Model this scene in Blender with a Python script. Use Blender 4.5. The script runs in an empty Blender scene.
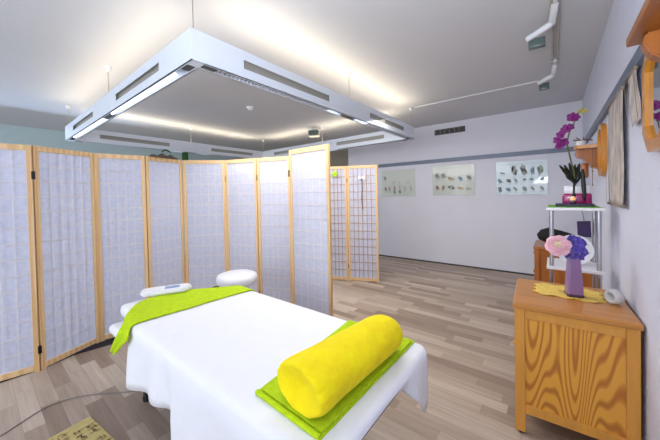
import bpy, bmesh, math, random
from mathutils import Vector, Matrix, Euler, noise
PI = math.pi
random.seed(7)
SC = bpy.context.scene
COL = SC.collection

# ------------------------------------------------------------------ materials
def lin(r, g, b):
    f = lambda c: (c / 255 / 12.92) if c / 255 <= 0.04045 else ((c / 255 + 0.055) / 1.055) ** 2.4
    return (f(r), f(g), f(b), 1)

def new_mat(name):
    m = bpy.data.materials.new(name); m.use_nodes = True
    nt = m.node_tree
    return m, nt, nt.nodes['Principled BSDF']

def mat(name, rgb, rough=0.5, metal=0.0, var=0.06, scale=12, bump=0.0, bscale=60, emit=None, es=0, trans=0, sheen=0, stretch=(1, 1, 1), coat=0):
    m, nt, b = new_mat(name)
    c = lin(*rgb)
    N = nt.nodes.new; L = nt.links.new
    tc = N('ShaderNodeTexCoord'); mp = N('ShaderNodeMapping'); mp.inputs['Scale'].default_value = stretch
    L(tc.outputs['Object'], mp.inputs['Vector'])
    nz = N('ShaderNodeTexNoise'); nz.inputs['Scale'].default_value = scale; nz.inputs['Detail'].default_value = 4
    L(mp.outputs[0], nz.inputs['Vector'])
    rp = N('ShaderNodeValToRGB')
    rp.color_ramp.elements[0].position = 0.3; rp.color_ramp.elements[1].position = 0.7
    rp.color_ramp.elements[0].color = (c[0] * (1 - var), c[1] * (1 - var), c[2] * (1 - var), 1)
    rp.color_ramp.elements[1].color = (min(1, c[0] * (1 + var)), min(1, c[1] * (1 + var)), min(1, c[2] * (1 + var)), 1)
    L(nz.outputs['Fac'], rp.inputs['Fac']); L(rp.outputs['Color'], b.inputs['Base Color'])
    b.inputs['Roughness'].default_value = rough; b.inputs['Metallic'].default_value = metal
    if trans: b.inputs['Transmission Weight'].default_value = trans
    if sheen: b.inputs['Sheen Weight'].default_value = sheen
    if coat: b.inputs['Coat Weight'].default_value = coat
    if bump:
        n2 = N('ShaderNodeTexNoise'); n2.inputs['Scale'].default_value = bscale; n2.inputs['Detail'].default_value = 3
        L(mp.outputs[0], n2.inputs['Vector'])
        bp = N('ShaderNodeBump'); bp.inputs['Strength'].default_value = bump; bp.inputs['Distance'].default_value = 0.01
        L(n2.outputs['Fac'], bp.inputs['Height']); L(bp.outputs[0], b.inputs['Normal'])
    if emit:
        b.inputs['Emission Color'].default_value = lin(*emit); b.inputs['Emission Strength'].default_value = es
    return m

def wood(name, light, dark, axis='Z', scale=9, dist=6, rough=0.4, squash=0.12, lo=0.35, hi=0.75, coat=0.0):
    """wood with grain bands running along an axis"""
    m, nt, b = new_mat(name)
    N = nt.nodes.new; L = nt.links.new
    tc = N('ShaderNodeTexCoord'); mp = N('ShaderNodeMapping')
    s = [1, 1, 1]; s['XYZ'.index(axis)] = squash
    mp.inputs['Scale'].default_value = s
    L(tc.outputs['Object'], mp.inputs['Vector'])
    wv = N('ShaderNodeTexWave'); wv.wave_type = 'BANDS'; wv.bands_direction = 'Y' if axis == 'X' else 'X'
    wv.inputs['Scale'].default_value = scale; wv.inputs['Distortion'].default_value = dist
    wv.inputs['Detail'].default_value = 2; wv.inputs['Detail Scale'].default_value = 1.3
    L(mp.outputs[0], wv.inputs['Vector'])
    rp = N('ShaderNodeValToRGB')
    rp.color_ramp.elements[0].position = lo; rp.color_ramp.elements[1].position = hi
    rp.color_ramp.elements[0].color = lin(*light); rp.color_ramp.elements[1].color = lin(*dark)
    L(wv.outputs['Fac'], rp.inputs['Fac'])
    nz = N('ShaderNodeTexNoise'); nz.inputs['Scale'].default_value = 70; L(mp.outputs[0], nz.inputs['Vector'])
    mx = N('ShaderNodeMix'); mx.data_type = 'RGBA'; mx.blend_type = 'MULTIPLY'; mx.inputs['Factor'].default_value = 0.25
    L(rp.outputs['Color'], mx.inputs[6]); L(nz.outputs['Color'], mx.inputs[7])
    L(mx.outputs[2], b.inputs['Base Color'])
    b.inputs['Roughness'].default_value = rough
    b.inputs['Coat Weight'].default_value = coat
    return m

def cathedral(name, light, dark, rough=.38, k=60, xs=5.6):
    """sawn pine: contour lines of a stretched noise field make long arches"""
    m, nt, b = new_mat(name)
    N = nt.nodes.new; L = nt.links.new
    tc = N('ShaderNodeTexCoord'); mp = N('ShaderNodeMapping'); mp.inputs['Scale'].default_value = (1, 1, .10); mp.inputs['Location'].default_value = (.13, 0, .4)
    L(tc.outputs['Object'], mp.inputs['Vector'])
    nz = N('ShaderNodeTexNoise'); nz.inputs['Scale'].default_value = xs; nz.inputs['Detail'].default_value = 1.2; nz.inputs['Roughness'].default_value = .3
    L(mp.outputs[0], nz.inputs['Vector'])
    a = N('ShaderNodeMath'); a.operation = 'MULTIPLY'; a.inputs[1].default_value = k * 3.1; L(nz.outputs['Fac'], a.inputs[0])
    sn = N('ShaderNodeMath'); sn.operation = 'SINE'; L(a.outputs[0], sn.inputs[0])
    m1 = N('ShaderNodeMapRange'); m1.inputs['From Min'].default_value = -1; L(sn.outputs[0], m1.inputs['Value'])
    rp = N('ShaderNodeValToRGB'); rp.color_ramp.elements[0].position = .45; rp.color_ramp.elements[1].position = 1.0
    rp.color_ramp.elements[0].color = lin(*light); rp.color_ramp.elements[1].color = lin(*dark)
    L(m1.outputs[0], rp.inputs['Fac']); L(rp.outputs['Color'], b.inputs['Base Color'])
    b.inputs['Roughness'].default_value = rough; b.inputs['Coat Weight'].default_value = .25
    return m

def floor_strip():
    m, nt, b = new_mat('laminate strips')
    N = nt.nodes.new; L = nt.links.new
    geo = N('ShaderNodeNewGeometry'); sx = N('ShaderNodeSeparateXYZ'); L(geo.outputs['Position'], sx.inputs[0])
    def mth(op, a, bb=None):
        n = N('ShaderNodeMath'); n.operation = op
        for i, v in enumerate((a, bb)):
            if v is None: continue
            if isinstance(v, (int, float)): n.inputs[i].default_value = v
            else: L(v, n.inputs[i])
        return n.outputs[0]
    W = 0.0875
    yy = mth('DIVIDE', mth('ADD', sx.outputs['Y'], 10.0), W)
    row = mth('FLOOR', yy); fy = mth('FRACT', yy)
    wn = N('ShaderNodeTexWhiteNoise'); wn.noise_dimensions = '1D'; L(row, wn.inputs['W'])
    xo = mth('MULTIPLY', wn.outputs['Value'], 3.7)
    xx = mth('DIVIDE', mth('ADD', mth('ADD', sx.outputs['X'], 12.0), xo), 0.52)
    colm = mth('FLOOR', xx); fx = mth('FRACT', xx)
    cb = N('ShaderNodeCombineXYZ'); L(colm, cb.inputs[0]); L(row, cb.inputs[1])
    w2 = N('ShaderNodeTexWhiteNoise'); w2.noise_dimensions = '2D'; L(cb.outputs[0], w2.inputs['Vector'])
    rp = N('ShaderNodeValToRGB'); cr = rp.color_ramp
    cr.elements[0].position = 0; cr.elements[0].color = lin(150, 130, 114)
    cr.elements[1].position = 1; cr.elements[1].color = lin(204, 188, 172)
    e = cr.elements.new(0.35); e.color = lin(176, 157, 140)
    e = cr.elements.new(0.7); e.color = lin(190, 173, 157)
    L(w2.outputs['Value'], rp.inputs['Fac'])
    # grain, stretched along each strip and shifted from strip to strip
    mp = N('ShaderNodeMapping'); mp.inputs['Scale'].default_value = (2.2, 38, 1)
    L(geo.outputs['Position'], mp.inputs['Vector']); 
    sh = N('ShaderNodeVectorMath'); sh.operation = 'ADD'; L(mp.outputs[0], sh.inputs[0])
    sc = N('ShaderNodeVectorMath'); sc.operation = 'SCALE'; L(w2.outputs['Color'], sc.inputs[0]); sc.inputs['Scale'].default_value = 40
    L(sc.outputs[0], sh.inputs[1])
    nz = N('ShaderNodeTexNoise'); nz.inputs['Scale'].default_value = 1.0; nz.inputs['Detail'].default_value = 5; nz.inputs['Roughness'].default_value = .6
    L(sh.outputs[0], nz.inputs['Vector'])
    g = N('ShaderNodeValToRGB'); g.color_ramp.elements[0].position = .3; g.color_ramp.elements[1].position = .75
    g.color_ramp.elements[0].color = (.66, .63, .6, 1); g.color_ramp.elements[1].color = (1.0, 1.0, 1.0, 1)
    L(nz.outputs['Fac'], g.inputs['Fac'])
    mx = N('ShaderNodeMix'); mx.data_type = 'RGBA'; mx.blend_type = 'MULTIPLY'; mx.inputs['Factor'].default_value = .8
    L(rp.outputs['Color'], mx.inputs[6]); L(g.outputs['Color'], mx.inputs[7])
    # seams
    s1 = mth('LESS_THAN', fy, 0.022); s2 = mth('LESS_THAN', fx, 0.004)
    sm = mth('MAXIMUM', s1, s2)
    m2 = N('ShaderNodeMix'); m2.data_type = 'RGBA'; L(mth('MULTIPLY', sm, .45), m2.inputs['Factor'])
    L(mx.outputs[2], m2.inputs[6]); m2.inputs[7].default_value = lin(92, 76, 64)
    L(m2.outputs[2], b.inputs['Base Color'])
    b.inputs['Roughness'].default_value = .42
    return m

def paper_mat():
    """rice paper with the pale shadow of the lattice, laid out by UV"""
    m, nt, b = new_mat('rice paper')
    N = nt.nodes.new; L = nt.links.new
    uv = N('ShaderNodeUVMap'); sx = N('ShaderNodeSeparateXYZ'); L(uv.outputs[0], sx.inputs[0])
    def mth(op, a, bb=None):
        n = N('ShaderNodeMath'); n.operation = op
        for i, v in enumerate((a, bb)):
            if v is None: continue
            if isinstance(v, (int, float)): n.inputs[i].default_value = v
            else: L(v, n.inputs[i])
        return n.outputs[0]
    def lines(s, n, w):
        f = mth('FRACT', mth('ADD', mth('MULTIPLY', s, n), .5))
        return mth('LESS_THAN', mth('ABSOLUTE', mth('SUBTRACT', f, .5)), w)
    a = mth('MAXIMUM', lines(sx.outputs['X'], 5, .055), lines(sx.outputs['Y'], 14, .05))
    nz = N('ShaderNodeTexNoise'); nz.inputs['Scale'].default_value = 35; nz.inputs['Detail'].default_value = 5
    tc = N('ShaderNodeTexCoord'); L(tc.outputs['Object'], nz.inputs['Vector'])
    rp = N('ShaderNodeValToRGB'); rp.color_ramp.elements[0].position = .3; rp.color_ramp.elements[1].position = .7
    rp.color_ramp.elements[0].color = lin(204, 207, 226); rp.color_ramp.elements[1].color = lin(219, 221, 238)
    L(nz.outputs['Fac'], rp.inputs['Fac'])
    mx = N('ShaderNodeMix'); mx.data_type = 'RGBA'; L(mth('MULTIPLY', a, .55), mx.inputs['Factor'])
    L(rp.outputs['Color'], mx.inputs[6]); mx.inputs[7].default_value = lin(240, 232, 232)
    L(mx.outputs[2], b.inputs['Base Color']); b.inputs['Roughness'].default_value = .8
    tr = N('ShaderNodeBsdfTranslucent'); L(mx.outputs[2], tr.inputs['Color'])
    ms = N('ShaderNodeMixShader'); ms.inputs['Fac'].default_value = .35
    out = nt.nodes['Material Output']
    L(b.outputs[0], ms.inputs[1]); L(tr.outputs[0], ms.inputs[2]); L(ms.outputs[0], out.inputs['Surface'])
    return m

M = {}
M['floor'] = floor_strip()
M['wall'] = mat('white plaster wall', (226, 226, 236), .9, var=.015, scale=3, bump=.12, bscale=120)
M['wallr'] = mat('rough white woodchip wall', (222, 225, 242), .9, var=.02, scale=5, bump=.35, bscale=90)
M['wallrec'] = mat('beige recess wall', (176, 168, 152), .9, var=.02)
M['wallteal'] = mat('grey green wall', (190, 210, 212), .9, var=.02)
M['ceiling'] = mat('matt ceiling paint', (208, 209, 214), .95, var=.012, scale=2)
M['trim'] = mat('added dark gap line', (70, 66, 66), .7)  # for the thin dark strip added as the gap line at the wall foot
M['rail'] = mat('blue grey picture rail', (112, 122, 140), .45, metal=.2)
M['paper'] = paper_mat()
M['screenwood'] = wood('pale pine frame', (236, 200, 150), (222, 180, 126), 'Z', 22, 3, .45, .05)
M['lattice'] = mat('thin brown lattice', (168, 134, 108), .6)
M['hinge'] = mat('black hinge', (22, 22, 24), .4, metal=.5)
M['mat'] = mat('dark navy strip', (30, 29, 44), .95, bump=.3, bscale=300)
M['sheet'] = mat('white cotton sheet', (236, 237, 243), .85, var=.012, bump=.35, bscale=7)
M['lime'] = mat('lime terry towel', (190, 220, 0), .95, var=.08, scale=40, bump=.5, bscale=300)
M['yellow'] = mat('yellow plush', (255, 228, 0), .95, var=.07, scale=14, bump=.9, bscale=34)
M['tableframe'] = mat('black table frame', (24, 22, 22), .5)
M['whitevinyl'] = mat('white vinyl', (236, 236, 240), .4, var=.01)
M['chrome'] = mat('brushed chrome', (190, 190, 196), .25, metal=1, var=.03)
M['beam'] = mat('white lacquer steel', (212, 219, 230), .45, var=.01)
M['slot'] = mat('beige grey slot lining', (146, 143, 134), .7, var=.02)
M['lampmetal'] = mat('louver metal', (180, 184, 190), .35, metal=.4)
M['tubeglow'] = mat('lit tube', (235, 240, 255), .4, emit=(235, 240, 255), es=2.2)
M['darkgrille'] = mat('dark grille', (64, 62, 62), .6)
M['wire'] = mat('steel wire', (176, 172, 162), .4, metal=.6)
M['conduit'] = mat('grey beige conduit', (176, 172, 164), .5)
M['spotwhite'] = mat('white spot housing', (226, 228, 234), .4, var=.01)
M['spotglass'] = mat('grey green spot glass', (84, 100, 98), .2, var=.05)
M['pine'] = cathedral('honey pine', (230, 164, 58), (184, 110, 32))
M['pineframe'] = mat('honey pine frame', (218, 152, 62), .38, var=.08, scale=30, stretch=(1, 1, .08), coat=.25)
M['pinetop'] = mat('honey pine top', (196, 130, 54), .35, var=.10, scale=22, stretch=(.12, 1, 1), coat=.3)
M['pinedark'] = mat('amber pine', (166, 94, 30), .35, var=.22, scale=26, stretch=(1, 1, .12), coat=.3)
M['gold'] = mat('golden lacquered wood', (206, 134, 36), .3, var=.12, scale=26, stretch=(1, 1, .15), coat=.5)
M['shelfwood'] = mat('backlit honey wood', (148, 84, 22), .4, var=.12, scale=22, stretch=(1, .12, 1), coat=.2)  # honey wood darkened to hold the shelf's backlit shade
M['mirror'] = mat('mirror glass', (200, 205, 210), .03, metal=1, var=0)
M['cloth'] = mat('yellow cloth', (240, 206, 104), .95, var=.1, scale=60, bump=.5, bscale=200)
M['vase'] = mat('violet frosted glass', (140, 106, 152), .3, var=.05, coat=.4)
M['vasedark'] = mat('deep violet glass', (70, 36, 70), .15, var=.05, coat=.5)
M['pink'] = mat('pink petals', (250, 196, 210), .7, var=.12, scale=30)
M['cream'] = mat('cream stamens', (240, 232, 190), .8)
M['tulle'] = mat('violet tulle', (80, 62, 168), .7, var=.35, scale=50, sheen=.5)
M['white'] = mat('white glazed ceramic', (232, 232, 238), .25, var=.01, coat=.3)
M['greyring'] = mat('pearl grey roll', (206, 206, 206), .45, var=.03)
M['shelfwhite'] = mat('white shelf board', (236, 236, 242), .3, var=.01, coat=.3)
M['green'] = mat('green felt', (108, 176, 40), .95, var=.1, bump=.3, bscale=300)
M['navy'] = mat('dark blue slate', (36, 40, 62), .5, var=.1)
M['magenta'] = mat('magenta glazed pot', (160, 16, 104), .25, var=.1, coat=.5)
M['black'] = mat('black fabric', (20, 18, 20), .8, var=.1)
M['purplebag'] = mat('dark purple card', (52, 26, 84), .5, var=.1)
M['leaf'] = mat('dark green leaf', (28, 32, 28), .4, var=.2, scale=20)
M['stem'] = mat('green brown stem', (94, 92, 48), .6)
M['orchid'] = mat('purple orchid petal', (122, 14, 112), .6, var=.25, scale=60)
M['bud'] = mat('yellow green bud', (190, 176, 60), .6)
M['candleflame'] = mat('peach wax', (240, 190, 140), .6, emit=(255, 190, 120), es=.3)
M['scroll'] = mat('brown and grey printed silk', (196, 186, 180), .9, var=.30, scale=13, stretch=(1, 1.3, .6), bump=.1)
M['scrolledge'] = mat('scroll border', (150, 134, 118), .9)
M['glasschart'] = mat('pale green chart', (200, 206, 196), .25, var=.02, coat=.5)
M['glasschartb'] = mat('pale blue chart', (198, 214, 220), .25, var=.02, coat=.5)
M['ink_brown'] = mat('brown ink', (172, 150, 142), .8)
M['ink_grey'] = mat('grey ink', (172, 178, 174), .8)
M['ink_dark'] = mat('dark ink', (128, 136, 138), .8)
M['ink_blue'] = mat('blue ink', (146, 172, 190), .8)
M['ink_ochre'] = mat('ochre ink', (200, 188, 150), .8)
M['rug'] = mat('yellow rug wool', (196, 178, 116), .95, var=.08, scale=40, bump=.4, bscale=300)
M['rugmark'] = mat('brown rug motif', (132, 114, 76), .95, var=.1)
M['cord'] = mat('grey cord', (122, 116, 112), .5)
M['tealgreen'] = mat('dark green leaf felt', (22, 66, 16), .8, var=.15)
M['lace'] = mat('grey brown lace', (96, 86, 80), .95, var=.3, scale=80)
M['postit'] = mat('lime paper flower', (176, 214, 40), .8)
M['ribbon'] = mat('brown ribbon', (120, 84, 66), .8)
M['display'] = mat('blue grey display', (128, 152, 186), .3)

# ------------------------------------------------------------------ mesh helpers
class MB:
    def __init__(s): s.bm = bmesh.new(); s.uv = None
    def quadgrid(s, pts):                       # pts[i][j] -> smooth grid
        vs = [[s.bm.verts.new(p) for p in r] for r in pts]
        for i in range(len(vs) - 1):
            for j in range(len(vs[0]) - 1):
                s.bm.faces.new((vs[i][j], vs[i + 1][j], vs[i + 1][j + 1], vs[i][j + 1]))
        return vs
    def box(s, a, b, mi=0, bev=0, mx=None):
        x0, y0, z0 = [min(a[i], b[i]) for i in range(3)]; x1, y1, z1 = [max(a[i], b[i]) for i in range(3)]
        t = bmesh.new()
        bmesh.ops.create_cube(t, size=1)
        for v in t.verts:
            v.co = Vector(((x0 + x1) / 2 + v.co.x * (x1 - x0), (y0 + y1) / 2 + v.co.y * (y1 - y0), (z0 + z1) / 2 + v.co.z * (z1 - z0)))
        if bev: bmesh.ops.bevel(t, geom=t.edges[:], offset=bev, segments=3 if bev > .006 else 2, affect='EDGES', profile=.5)
        s._merge(t, mi, mx); return s
    def _merge(s, t, mi=0, mx=None):
        if mx: bmesh.ops.transform(t, matrix=mx, verts=t.verts)
        for f in t.faces: f.material_index = mi
        me = bpy.data.meshes.new('tmp'); t.to_mesh(me); t.free()
        n0 = len(s.bm.faces)
        s.bm.from_mesh(me); bpy.data.meshes.remove(me)
    def bar(s, p, q, w, h, mi=0, up=(0, 0, 1), bev=0):      # rectangular bar from p to q, w sideways, h along up
        p, q = Vector(p), Vector(q); d = q - p; l = d.length; d.normalize()
        u = Vector(up); sd = d.cross(u).normalized(); u = sd.cross(d).normalized()
        mx = Matrix((sd, d, u)).transposed().to_4x4(); mx.translation = (p + q) / 2
        return s.box((-w / 2, -l / 2, -h / 2), (w / 2, l / 2, h / 2), mi, bev, mx)
    def tube(s, pts, r, n=10, mi=0, cap=True):
        pts = [Vector(p) for p in pts]
        rs = r if isinstance(r, (list, tuple)) else [r] * len(pts)
        t = bmesh.new(); rings = []
        prev = None
        for i, p in enumerate(pts):
            d = (pts[min(i + 1, len(pts) - 1)] - pts[max(i - 1, 0)]).normalized()
            if prev is None:
                a = Vector((0, 0, 1)) if abs(d.z) < .9 else Vector((1, 0, 0))
                a = d.cross(a).normalized()
            else:
                a = (prev - d * prev.dot(d)).normalized()
            prev = a; bb = d.cross(a)
            rings.append([t.verts.new(p + (a * math.cos(2 * PI * k / n) + bb * math.sin(2 * PI * k / n)) * rs[i]) for k in range(n)])
        for i in range(len(rings) - 1):
            for k in range(n): t.faces.new((rings[i][k], rings[i][(k + 1) % n], rings[i + 1][(k + 1) % n], rings[i + 1][k]))
        if cap: t.faces.new(rings[0][::-1]); t.faces.new(rings[-1])
        s._merge(t, mi); return s
    def lathe(s, prof, c=(0, 0, 0), n=28, mi=0, mx=None, sx=1, sy=1):
        t = bmesh.new(); rings = []
        for r, z in prof:
            if r < 1e-5: rings.append([t.verts.new((c[0], c[1], c[2] + z))])
            else: rings.append([t.verts.new((c[0] + r * sx * math.cos(2 * PI * k / n), c[1] + r * sy * math.sin(2 * PI * k / n), c[2] + z)) for k in range(n)])
        for i in range(len(rings) - 1):
            A, B = rings[i], rings[i + 1]
            for k in range(n):
                k2 = (k + 1) % n
                if len(A) == 1 and len(B) == 1: continue
                if len(A) == 1: t.faces.new((A[0], B[k2], B[k]))
                elif len(B) == 1: t.faces.new((A[k], A[k2], B[0]))
                else: t.faces.new((A[k], A[k2], B[k2], B[k]))
        s._merge(t, mi, mx); return s
    def prism(s, poly, axis, a, b, mi=0, bev=0, mx=None):     # 2-D polygon extruded along an axis from a to b
        t = bmesh.new()
        def P(u, v, w):
            return {0: (w, u, v), 1: (u, w, v), 2: (u, v, w)}[axis]
        A = [t.verts.new(P(u, v, a)) for u, v in poly]; B = [t.verts.new(P(u, v, b)) for u, v in poly]
        t.faces.new(A); t.faces.new(B[::-1]); n = len(poly)
        for i in range(n): t.faces.new((A[i], B[i], B[(i + 1) % n], A[(i + 1) % n]))
        bmesh.ops.recalc_face_normals(t, faces=t.faces)
        if bev: bmesh.ops.bevel(t, geom=t.edges[:], offset=bev, segments=2, affect='EDGES')
        s._merge(t, mi, mx); return s
    def ball(s, c, r, sc=(1, 1, 1), mi=0, sub=2, mx=None):
        t = bmesh.new(); bmesh.ops.create_icosphere(t, subdivisions=sub, radius=r)
        for v in t.verts: v.co = Vector((v.co.x * sc[0], v.co.y * sc[1], v.co.z * sc[2]))
        if mx: bmesh.ops.transform(t, matrix=mx, verts=t.verts)
        bmesh.ops.translate(t, verts=t.verts, vec=c)
        s._merge(t, mi); return s
    def ring(s, outer, inner, axis, a, b, mi=0, mx=None):      # frame between two polygons, extruded
        t = bmesh.new(); n = len(outer)
        def P(u, v, w): return {0: (w, u, v), 1: (u, w, v), 2: (u, v, w)}[axis]
        R = [[t.verts.new(P(*p, w)) for p in poly] for poly, w in ((outer, a), (inner, a), (inner, b), (outer, b))]
        for k in range(4):
            A, B = R[k], R[(k + 1) % 4]
            for i in range(n): t.faces.new((A[i], A[(i + 1) % n], B[(i + 1) % n], B[i]))
        bmesh.ops.recalc_face_normals(t, faces=t.faces)
        s._merge(t, mi, mx); return s

def xf(root):
    return Matrix.Translation(root.location) @ root.rotation_euler.to_matrix().to_4x4() if root else Matrix()
def world_xf(o):
    m = Matrix()
    while o: m = xf(o) @ m; o = o.parent
    return m
def build(name, mb, mats, parent=None, smooth=False, world=True, origin=None):
    """link the collected shapes as ONE mesh object; world coordinates are brought into the parent's frame"""
    me = bpy.data.meshes.new(name)
    bmesh.ops.recalc_face_normals(mb.bm, faces=mb.bm.faces)
    o = bpy.data.objects.new(name, me); COL.objects.link(o)
    if parent:
        o.parent = parent
        if world: bmesh.ops.transform(mb.bm, matrix=world_xf(parent).inverted(), verts=mb.bm.verts)
    elif origin is not None:
        o.location = origin; bmesh.ops.translate(mb.bm, verts=mb.bm.verts, vec=-Vector(origin))
    mb.bm.to_mesh(me); mb.bm.free()
    for m in (mats if isinstance(mats, (list, tuple)) else [mats]): me.materials.append(M[m])
    if smooth:
        for p in me.polygons: p.use_smooth = True
        if smooth == 'auto':
            try: me.set_sharp_from_angle(angle=math.radians(40))
            except Exception: pass
    return o
def thing(name, label, cat, loc=(0, 0, 0), rz=0, group=None):
    o = bpy.data.objects.new(name, None); COL.objects.link(o)
    o.location = loc; o.rotation_euler = (0, 0, rz); o.empty_display_size = .1
    o['label'] = label; o['category'] = cat
    if group: o['group'] = group
    return o
def tag(o, label, cat, group=None, kind=None):
    o['label'] = label; o['category'] = cat
    if group: o['group'] = group
    if kind: o['kind'] = kind
    return o
def struct(name, mb, m, **k):
    o = build(name, mb, m, **k); o['kind'] = 'structure'; return o
def subsurf(o, n=1):
    md = o.modifiers.new('sub', 'SUBSURF'); md.levels = n; md.render_levels = n
def solid(o, t, off=-1):
    md = o.modifiers.new('solid', 'SOLIDIFY'); md.thickness = t; md.offset = off

# ------------------------------------------------------------------ the room
XR, D, ZC, XL, YB, YREC = .312, 5.27, 2.525, -6.87, -2.6, 6.3
struct('floor', MB().box((XL - .1, YB, -.1), (XR + .1, YREC + .1, 0)), 'floor')
struct('ceiling', MB().box((XL - .1, YB, ZC), (XR + .1, YREC + .1, ZC + .1)), 'ceiling')
struct('wall_right', MB().box((XR, YB, 0), (XR + .1, D, ZC)), 'wallr')
struct('wall_back', MB().box((-3.62, D, 0), (XR + .1, D + .12, ZC)), 'wall')
struct('wall_recess', MB().box((XL, YREC, 0), (-3.4, YREC + .1, ZC)).box((-3.5, D + .12, 0), (-3.4, YREC, ZC)), 'wallrec')
struct('wall_left', MB().box((XL - .1, YB, 0), (XL, YREC, ZC)), 'wallteal')
struct('dark_gap_back', MB().box((-3.62, D - .012, 0), (XR, D, .022)), 'trim')  # thin dark strip added for the gap line at the wall foot
# blue grey picture rails on both walls
struct('trim_1', MB().box((-2.86, D - .022, 1.832), (XR - .026, D, 1.897), bev=.003), 'rail')
struct('trim_2', MB().box((XR - .026, .9, 1.842), (XR, D, 1.906), bev=.003), 'rail')

# dark navy strip on the floor along the left screen
tag(build('floor_strip', MB().prism([(-3.145, -.6), (-3.112, .3), (-3.16, .5), (-3.11, .78), (-3.12, 1.7), (-3.5, 1.7), (-3.5, -.6)], 2, 0.0, .006), 'mat', origin=(-3.3, .4, 0)),
    'dark navy strip lying under the left folding screen', 'mat')

# ------------------------------------------------------------------ hanging light frame
FX0, FX1, FY0, FY1, ZB, ZT, BW = -5.02, -1.595, .79, 4.02, 2.075, 2.255, .08
lf = thing('hanging_light_frame', 'large square white steel light frame hanging from the ceiling on wires', 'ceiling light', ((FX0 + FX1) / 2, (FY0 + FY1) / 2, ZB))
def beam(p, q, nrm, lit=False):
    """one side of the frame from corner p to corner q (outer line); nrm points outward"""
    p = Vector((*p, 0)); q = Vector((*q, 0)); n = Vector((*nrm, 0)); L = (q - p).length
    d = (q - p) / L
    mx = Matrix((d, -n, Vector((0, 0, 1)))).transposed().to_4x4(); mx.translation = (p + q) / 2
    sl = [(-1.27, -.36), (.36, 1.27)]; z0, z1 = 2.138, 2.196; h = L / 2
    b = MB()
    for y0, y1, hh in ((0, .006, h if abs(d.x) > .5 else h - .006), (BW - .006, BW, h - BW)):
        b.box((-hh, y0, ZB), (hh, y1, z0), mx=mx); b.box((-hh, y0, z1), (hh, y1, ZT), mx=mx)
        xs = [-hh] + [v for s in sl for v in s] + [hh]
        for i in (0, 2, 4): b.box((xs[i], y0, z0), (xs[i + 1], y1, z1), mx=mx)
    b.box((-h + BW, 0, ZB), (h - BW, .014, ZB + .004), mx=mx); b.box((-h + BW, BW - .014, ZB), (h - BW, BW, ZB + .004), mx=mx)
    b.box((h, 0, ZB), (h - BW, BW, ZB + .004), mx=mx)
    o = build('beam', b, 'beam', lf)
    c = MB(); c.box((-h + .03, .03, ZB + .05), (h - .03, BW - .03, ZT - .03), mx=mx)
    build('slot_lining', c, 'slot', o)
    for a0, a1 in ((-h + .12, -.35), (.35, h - .12)):
        k = a0; g = MB(); g.box((a0, .0145, ZB + .014), (a1, BW - .0145, ZB + .0145), mx=mx)
        while k < a1:
            g.box((k, .015, ZB + .002), (k + .010, BW - .015, ZB + .018), mx=mx); k += .03
        if not lit: build('louver', g, 'lampmetal', o)
    for a0, a1 in ((-h + .30, -.12), (.12, h - .30)):
        pts = [mx @ Vector((a0, BW / 2, ZB + (.012 if lit else .03))), mx @ Vector((a1, BW / 2, ZB + (.012 if lit else .03)))]
        e = MB().tube(pts, .013, 10)
        build('fluorescent_tube', e, 'tubeglow', o, smooth='auto')
    for a0, a1 in ((-h + .085, -h + .17), (-.10, .10), (h - .17, h - .085)):
        k = MB().box((a0, .016, ZB + .001), (a1, BW - .016, ZB + .024), mx=mx)
        build('end_socket', k, 'darkgrille', o)
    return mx, L
bm_ = [beam((FX0, FY0), (FX1, FY0), (0, -1), True), beam((FX1, FY0), (FX1, FY1), (1, 0)),
       beam((FX1, FY1), (FX0, FY1), (0, 1)), beam((FX0, FY1), (FX0, FY0), (-1, 0))]
for wx, wy in [(FX1 - .03, FY0 + .03), (-3.24, FY0 + .03), (FX0 + .04, FY0 + .03), (FX1 - .02, 2.39), (FX1 - .03, FY1 - .03), (FX0 + .03, 2.42), (-3.3, FY1 - .03), (FX0 + .04, FY1 - .03)]:
    w = build('suspension_wire', MB().tube([(wx, wy, ZT - .04), (wx, wy, ZC - .02)], .0035, 6), 'wire', lf)
    build('ceiling_cup', MB().lathe([(0, -.045), (.012, -.045), (.028, -.006), (.03, 0), (0, 0)], (wx, wy, ZC - .001), 14), 'spotwhite', w, smooth='auto')

# smoke detector
sd = tag(build('smoke_detector', MB().lathe([(0, -.042), (.03, -.042), (.034, -.03), (.05, -.024), (.055, 0), (0, 0)], (-3.28, 2.42, ZC), 24), 'spotwhite', smooth='auto', origin=(-3.28, 2.42, ZC)),
         'small round white smoke detector on the ceiling inside the light frame', 'smoke detector')

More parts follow.
